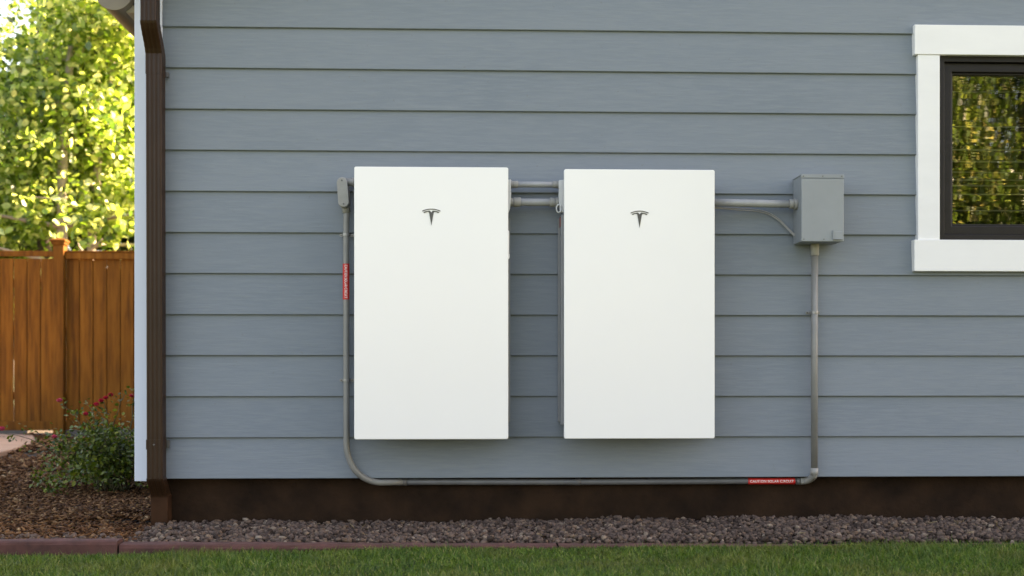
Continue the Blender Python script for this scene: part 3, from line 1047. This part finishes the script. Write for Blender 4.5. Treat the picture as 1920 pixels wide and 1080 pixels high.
def tree(name, label, base, height, trunk_r, crown_lo, crown_rad, n_leaf, leaf, barkm, leafm, lean=(0, 0), n_limb=12, clump=0.34, group='trees beyond the fence',
         keep=None, cz=None, per=90):
    t = thing(name, label, 'tree', base, group)
    bx, by, bz = base
    pts, rads = [], []
    m = 14
    for i in range(m + 1):
        u = i / m
        pts.append((bx + lean[0] * u + 0.06 * math.sin(u * 7 + bx), by + lean[1] * u + 0.06 * math.sin(u * 5 + by), bz - 0.1 + height * 0.92 * u))
        rads.append(trunk_r * (1.25 - 0.25 * min(1, u * 12)) * (1 - 0.85 * u) + 0.008)
    trunk = tube('trunk', pts, rads, barkm, t, 12)
    centres = []
    for i in range(n_limb):
        u = random.uniform(crown_lo / height, 0.88)
        j = int(u * m)
        s = Vector(pts[j])
        az = 2 * PI * (i * 0.381 + random.uniform(-.1, .1))
        ln = crown_rad * random.uniform(0.65, 1.0) * (1.0 if u < 0.6 else 1.25 - 0.75 * u)
        d = Vector((math.cos(az), math.sin(az), random.uniform(0.05, 0.5))).normalized()
        lp, lr = [], []
        for q in range(7):
            w = q / 6
            lp.append(tuple(s + d * ln * w + Vector((0.05 * math.sin(9 * w + i), 0.05 * math.cos(8 * w + i), -0.18 * ln * w * w * 0.5))))
            lr.append(max(0.006, rads[j] * 0.5 * (1 - 0.85 * w)))
        tube('limb', lp, lr, barkm, trunk, 7)
        for w in (0.3, 0.45, 0.6, 0.72, 0.84, 0.95, 1.0):
            p = Vector(lp[min(6, int(w * 6))])
            for _ in range(2):
                centres.append(p + Vector((random.gauss(0, .28), random.gauss(0, .28), random.gauss(0, .22))))
    zc = (cz if cz is not None else (crown_lo + height) / 2) + bz
    hz = (height - crown_lo) / 2
    while len(centres) < n_leaf / per:
        v = Vector((random.gauss(0, 1), random.gauss(0, 1), random.gauss(0, 1))).normalized() * random.uniform(0.35, 1) ** 0.6
        centres.append(Vector((bx + lean[0] * .5 + v.x * crown_rad, by + lean[1] * .5 + v.y * crown_rad, zc + v.z * hz)))
    C = np.array([tuple(c) for c in centres])
    idx = rng.integers(0, len(C), n_leaf)
    T = C[idx] + rng.normal(0, clump, (n_leaf, 3)) * np.array([1, 1, 0.62])
    if keep is not None:
        T = T[keep(T)]
    T = T[T[:, 2] > 0.9 + bz]
    n_ = len(T)
    S = rng.uniform(0.65, 1.25, n_) * leaf
    Rm = rand_rot(n_, 0.75) * S[:, None, None]
    scatter('crown', LEAF_V, LEAF_F, Rm, T, leafm, t)
    return t


def clear_house(T):
    return ~((T[:, 0] > X0 - 0.6) & (T[:, 1] < DEPTH + 0.8))


def open_foot(T):
    return clear_house(T) & (T[:, 2] > 2.42 + 0.22 * np.sin(T[:, 0] * 9) + 0.15 * np.sin(T[:, 1] * 7))


def left_foot(T):
    return clear_house(T) & ((T[:, 2] > 2.3) | (np.abs(T[:, 0] + 4.75) > 0.32))


tree('maple_tree', 'bright yellow-green maple with pale trunk, straight behind the fence post', (-4.86, 9.5, -0.03), 7.6, 0.078, 1.9, 1.7, 13000, 0.098,
     M['bark_pale'], M['leaf_a'], (0.15, 0.1), 14, 0.17, keep=open_foot, per=75)
tree('maple_tree', 'slim pale-trunked maple just right of the fence post', (-4.68, 9.75, -0.03), 7.0, 0.066, 1.9, 1.6, 9500, 0.098,
     M['bark_pale'], M['leaf_a'], (0.35, 0.3), 13, 0.17, keep=open_foot, per=75)
tree('maple_tree', 'dark-trunked leafy maple behind the fence, left of the post', (-5.70, 11.2, -0.03), 9.0, 0.11, 1.6, 2.3, 15000, 0.105,
     M['bark_dark'], M['leaf_a'], (-0.1, 0.4), 16, 0.19, keep=left_foot, per=90)
tree('maple_tree', 'sunlit leafy maple behind the fence beside the house corner', (-3.9, 13.2, -0.03), 8.4, 0.09, 1.2, 2.2, 16000, 0.11,
     M['bark_dark'], M['leaf_a'], (0.1, 0.3), 14, 0.19, keep=clear_house, per=90)
tree('maple_tree', 'leafy maple behind the fence at the far left edge', (-7.8, 11.4, -0.03), 8.6, 0.11, 1.6, 2.2, 12000, 0.10,
     M['bark_dark'], M['leaf_a'], (-0.2, 0.2), 14)
tree('forest_tree', 'dark green tree filling the gaps behind the maples', (-6.9, 16.5, -0.03), 8.0, 0.16, 0.9, 2.9, 13000, 0.15,
     M['bark_dark'], M['leaf_c'], (0, 0), 14, 0.45)
tree('forest_tree', 'low dark tree behind the pale maple trunks', (-5.4, 14.6, -0.03), 4.6, 0.10, 0.8, 1.9, 9000, 0.12,
     M['bark_dark'], M['leaf_c'], (0, 0), 12, 0.40)

tree('forest_tree', 'low dark tree behind the fence near the far left edge', (-7.1, 14.4, -0.03), 4.2, 0.10, 0.8, 2.0, 10000, 0.12,
     M['bark_dark'], M['leaf_c'], (0, 0), 12, 0.40)

tree('forest_tree', 'green tree far behind the house corner, right of the maples', (-1.6, 20.0, -0.03), 9.0, 0.16, 0.9, 3.2, 14000, 0.15,
     M['bark_dark'], M['leaf_b'], (0, 0), 14, 0.45)

# trees across the lawn, seen only as the window's reflection
LEAF_V, LEAF_F = [(0, -0.5, 0), (0.36, 0.0, 0.06), (0, 0.55, -0.03), (-0.36, 0.0, 0.06)], [(0, 1, 2, 3)]
for (x, y, h, rr, lab) in ((6.6, -17.0, 9.0, 2.7, 'tall tree across the lawn reflected in the window, left half'),
                           (10.4, -17.5, 10.0, 2.9, 'tall tree across the lawn reflected in the window, right half'),
                           (14.5, -17.0, 10.0, 3.0, 'tall tree across the lawn beyond the reflected pair'),
                           (8.4, -20.5, 11.0, 3.2, 'taller tree behind the reflected pair, left one'),
                           (12.6, -21.0, 11.0, 3.2, 'taller tree behind the reflected pair, right one')):
    tree('forest_tree', lab, (x, y, -0.03), h, 0.16, 0.8, rr, 42000, 0.105, M['bark_dark'], M['leaf_b'], (0.2, 0), 13, 0.46, 'trees across the lawn')
LEAF_V = [(0, -0.5, 0), (0.30, -0.18, 0.05), (0.34, 0.12, 0.06), (0, 0.55, -0.03), (-0.34, 0.12, 0.06), (-0.30, -0.18, 0.05)]
LEAF_F = [(0, 1, 2, 3), (0, 3, 4, 5)]

# ------------------------------------------------------------------ rose bush
BX, BY = -1.93, 1.55
bush = thing('rose_bush', 'low green rose bush with red flowers at the house corner', 'bush', (BX, BY, -0.016))
tips = []
for i in range(38):
    az = random.uniform(0, 2 * PI)
    rr = random.uniform(0.08, 0.40)
    hgt = random.uniform(0.20, 0.43) * (1.05 - 0.5 * (rr / 0.46) ** 2)
    tips.append((BX + rr * math.cos(az), BY + rr * math.sin(az), hgt))
fl = [(-2.475, 1.45, 0.325), (-2.19, 1.50, 0.475), (-2.035, 1.45, 0.405), (-1.995, 1.50, 0.455), (-1.97, 1.50, 0.475), (-1.945, 1.50, 0.49), (-1.92, 1.50, 0.505),
      (-2.165, 1.35, 0.290), (-1.82, 1.55, 0.50)]
tips += [(x, y, z - 0.012) for x, y, z in fl[:4]] + [(-1.95, 1.5, 0.48), (-2.16, 1.35, .28), (-2.07, 1.55, 0.47), (-1.83, 1.5, 0.53), (-1.79, 1.6, 0.56)]
LT = []
for (x, y, z) in tips:
    s = Vector((BX + random.uniform(-.08, .08), BY + random.uniform(-.08, .08), -0.02))
    e = Vector((x, y, z))
    P = []
    for q in range(9):
        w = q / 8
        p = s.lerp(e, w)
        p.z = s.z + (e.z - s.z) * (1 - (1 - w) ** 1.7)
        P.append(tuple(p + Vector((random.gauss(0, .006), random.gauss(0, .006), 0))))
    tube('stem', P, [0.004 - 0.0026 * q / 8 for q in range(9)], M['stem'], bush, 5)
    dense = 85 if z < 0.41 else 34
    for _ in range(dense):
        w = random.uniform(0.30, 1.0)
        p = Vector(P[int(w * 8)])
        sp = 0.045 if z < 0.41 else 0.022
        LT.append((p.x + random.gauss(0, sp), p.y + random.gauss(0, sp), max(0.005, p.z + random.gauss(0, sp * 0.8))))
for _ in range(2400):                                         # the dense lower mass
    az, rr = random.uniform(0, 2 * PI), 0.41 * math.sqrt(random.random())
    x, y = BX + rr * math.cos(az), BY + rr * math.sin(az)
    top = 0.31 * (1 - (rr / 0.45) ** 2) + 0.05 + 0.085 * math.sin(x * 17 + y * 5) * math.cos(y * 13 + x * 6)
    if math.sin(x * 31 + 2) * math.sin(y * 27) > 0.55:
        continue
    LT.append((x, y, max(0.01, top * random.uniform(0.25, 1.0))))
LT = np.array(LT)
LT = LT[LT[:, 0] < X0 - 0.05]
S = rng.uniform(0.014, 0.030, len(LT))
scatter('foliage', LEAF_V, LEAF_F, rand_rot(len(LT), 0.65) * S[:, None, None], LT, M['rose_leaf'], bush)
PETV = [(0, 0, 0), (0.5, 0.25, 0.18), (0.62, 0.75, 0.5), (0, 1.0, 0.62), (-0.62, 0.75, 0.5), (-0.5, 0.25, 0.18)]
for i, (x, y, z) in enumerate(fl):
    n_ = 22
    sc = 0.017 if i not in (0, 1) else 0.020
    yaw = np.linspace(0, 2 * PI * 2.6, n_)
    til = np.linspace(0.1, 1.0, n_)
    Rm = np.zeros((n_, 3, 3))
    for j in range(n_):
        Rm[j] = np.array((Matrix.Rotation(yaw[j], 3, 'Z') @ Matrix.Rotation(til[j], 3, 'X'))) * sc * random.uniform(.8, 1.15)
    scatter('flower', PETV, [(0, 1, 2, 3), (0, 3, 4, 5)], Rm, np.tile(np.array([x, y, z]), (n_, 1)), M['petal_pink'] if i in (0, 1, 7) else M['petal'], bush)

# ------------------------------------------------------------------ loose stuff: mulch, stones, grass
# bark chips
chip = np.array(boxv(-.5, .5, -.5, .5, -.5, .5))


def chips(n, xr, yr, lo, hi):
    v = chip[None].repeat(n, 0).copy()
    v += rng.normal(0, 0.10, v.shape)
    L = rng.uniform(lo, hi, n)
    v[:, :, 0] *= L[:, None]
    v[:, :, 1] *= (L * rng.uniform(0.25, 0.55, n))[:, None]
    v[:, :, 2] *= (L * rng.uniform(0.10, 0.22, n))[:, None]
    v[:, 4:, 1] *= rng.uniform(0.3, 1.0, n)[:, None]
    T = np.stack([rng.uniform(*xr, n), rng.uniform(*yr, n), rng.uniform(-0.012, 0.012, n)], 1)
    return v, T


va, Ta = chips(28000, (-3.0, X0 + 0.12), (-0.55, 1.7), 0.011, 0.031)
vb, Tb = chips(13000, (-4.6, X0 + 0.06), (1.7, 4.4), 0.018, 0.048)
vc, Tc = chips(5000, (-4.8, X0), (4.4, 7.2), 0.035, 0.075)
v, T = np.concatenate([va, vb, vc]), np.concatenate([Ta, Tb, Tc])
ed = np.array(path_edge)
pe = np.interp(T[:, 1], ed[:, 1], ed[:, 0], left=-9, right=-4.7)
ok = T[:, 0] > pe + 0.01
ok &= ~((T[:, 0] > X0 + 0.03) & (T[:, 1] > 0.0))
T[:, 2] += 0.020 * np.sin(T[:, 0] * 3.1) * np.sin(T[:, 1] * 2.3 + 1) * (T[:, 1] > 0.1)
tag(scatter('bark_mulch', v[ok], BOXF, rand_rot(int(ok.sum()), 0.30), T[ok], M['mulch']), 'brown bark mulch covering the planting bed', 'mulch', kind='stuff')

# lava stones along the foundation
bm = bmesh.new()
bmesh.ops.create_icosphere(bm, subdivisions=1, radius=0.5)
bm.verts.ensure_lookup_table()
IV = np.array([tuple(q.co) for q in bm.verts])
IF = [tuple(q.index for q in f.verts) for f in bm.faces]
bm.free()


def stones(n, xr, yr, lo, hi, zf):
    v = IV[None].repeat(n, 0) * (1 + rng.normal(0, 0.13, (n, len(IV), 1)))
    # cut random flats so the stones read as broken rock
    for _ in range(4):
        d = rng.normal(size=(n, 3))
        d /= np.linalg.norm(d, axis=1)[:, None]
        h = np.einsum('nvi,ni->nv', v, d)
        ex = np.clip(h - rng.uniform(0.24, 0.40, n)[:, None], 0, None)
        v = v - ex[:, :, None] * d[:, None, :]
    S = rng.uniform(lo, hi, n)
    v *= S[:, None, None]
    v *= np.stack([rng.uniform(0.9, 1.5, n), rng.uniform(0.8, 1.1, n), rng.uniform(0.55, 0.9, n)], 1)[:, None, :]
    x, y = rng.uniform(*xr, n), rng.uniform(*yr, n)
    return v, np.stack([x, y, zf(x, y) + rng.uniform(-0.014, 0.010, n)], 1)


def bed_z(x, y):
    heap = 0.014 * np.clip((x - 0.2) / 0.8, 0, 1) * (0.7 + 0.3 * np.sin(x * 2.3))
    return 0.002 + (heap + 0.004 * np.sin(x * 5.1) + 0.004) * np.clip((y + 0.58) / 0.35, 0, 1) + 0.004 * np.sin(x * 13 + y * 9)


va, Ta = stones(17000, (X0 + 0.10, 2.9), (-0.555, 0.03), 0.012, 0.030, bed_z)
vb, Tb = stones(520, (-3.2, X0 + 0.12), (-0.555, -0.30), 0.020, 0.034, bed_z)
v, T = np.concatenate([va, vb]), np.concatenate([Ta, Tb])
ok = ~((np.abs(T[:, 0] + 1.268) < 0.045) & (T[:, 1] > -0.05))
tag(scatter('lava_stones', v[ok], IF, rand_rot(int(ok.sum()), 0.5), T[ok], M['rock']), 'small purplish-brown stones heaped along the foundation', 'gravel', kind='stuff')
va, Ta = chips(45, (-1.2, 2.4), (-0.52, -0.05), 0.018, 0.042)
va[:, :, 1:] *= 0.35
Ta[:, 2] += 0.018
tag(scatter('dry_twigs', va, BOXF, rand_rot(45, 0.4), Ta, M['straw']), 'dry straw bits scattered on the stones', 'straw', kind='stuff')

# lawn grass
N = 270000
BLV = np.array([(-0.5, 0, 0), (0.5, 0, 0), (0.40, 0.14, 0.55), (-0.40, 0.14, 0.55), (0.0, 0.62, 0.98)])
BLF = [(0, 1, 2, 3), (3, 2, 4)]
gx_ = rng.uniform(-3.4, 3.4, N)
gy_ = -0.645 - rng.power(0.75, N) * 1.7
h = rng.normal(0.022, 0.006, N).clip(0.009, 0.045)
h *= 0.85 + 0.25 * np.sin(gx_ * 2.1 + 1.0) * np.cos(gy_ * 3.7) + 0.12 * np.sin(gx_ * 7.3 + gy_ * 5)
near = np.clip((-0.645 - gy_) / 0.08, 0, 1)
h *= np.where(gx_ < -1.1, 0.55 + 0.45 * near, 1.0)
wd = rng.uniform(0.0018, 0.0030, N)
v = BLV[None].repeat(N, 0) * np.stack([wd, h * rng.uniform(0.4, 2.0, N), h], 1)[:, None, :]
T = np.stack([gx_, gy_, np.where(gx_ < -1.1, -0.028, -0.028 + 0.018 * np.clip((gx_ + 1.1) / 1.0, 0, 1))], 1)
tag(scatter('lawn_grass', v, BLF, rand_rot(N, 0.60), T, M['grass']), 'short green lawn grass in front of the edging', 'grass', kind='stuff')
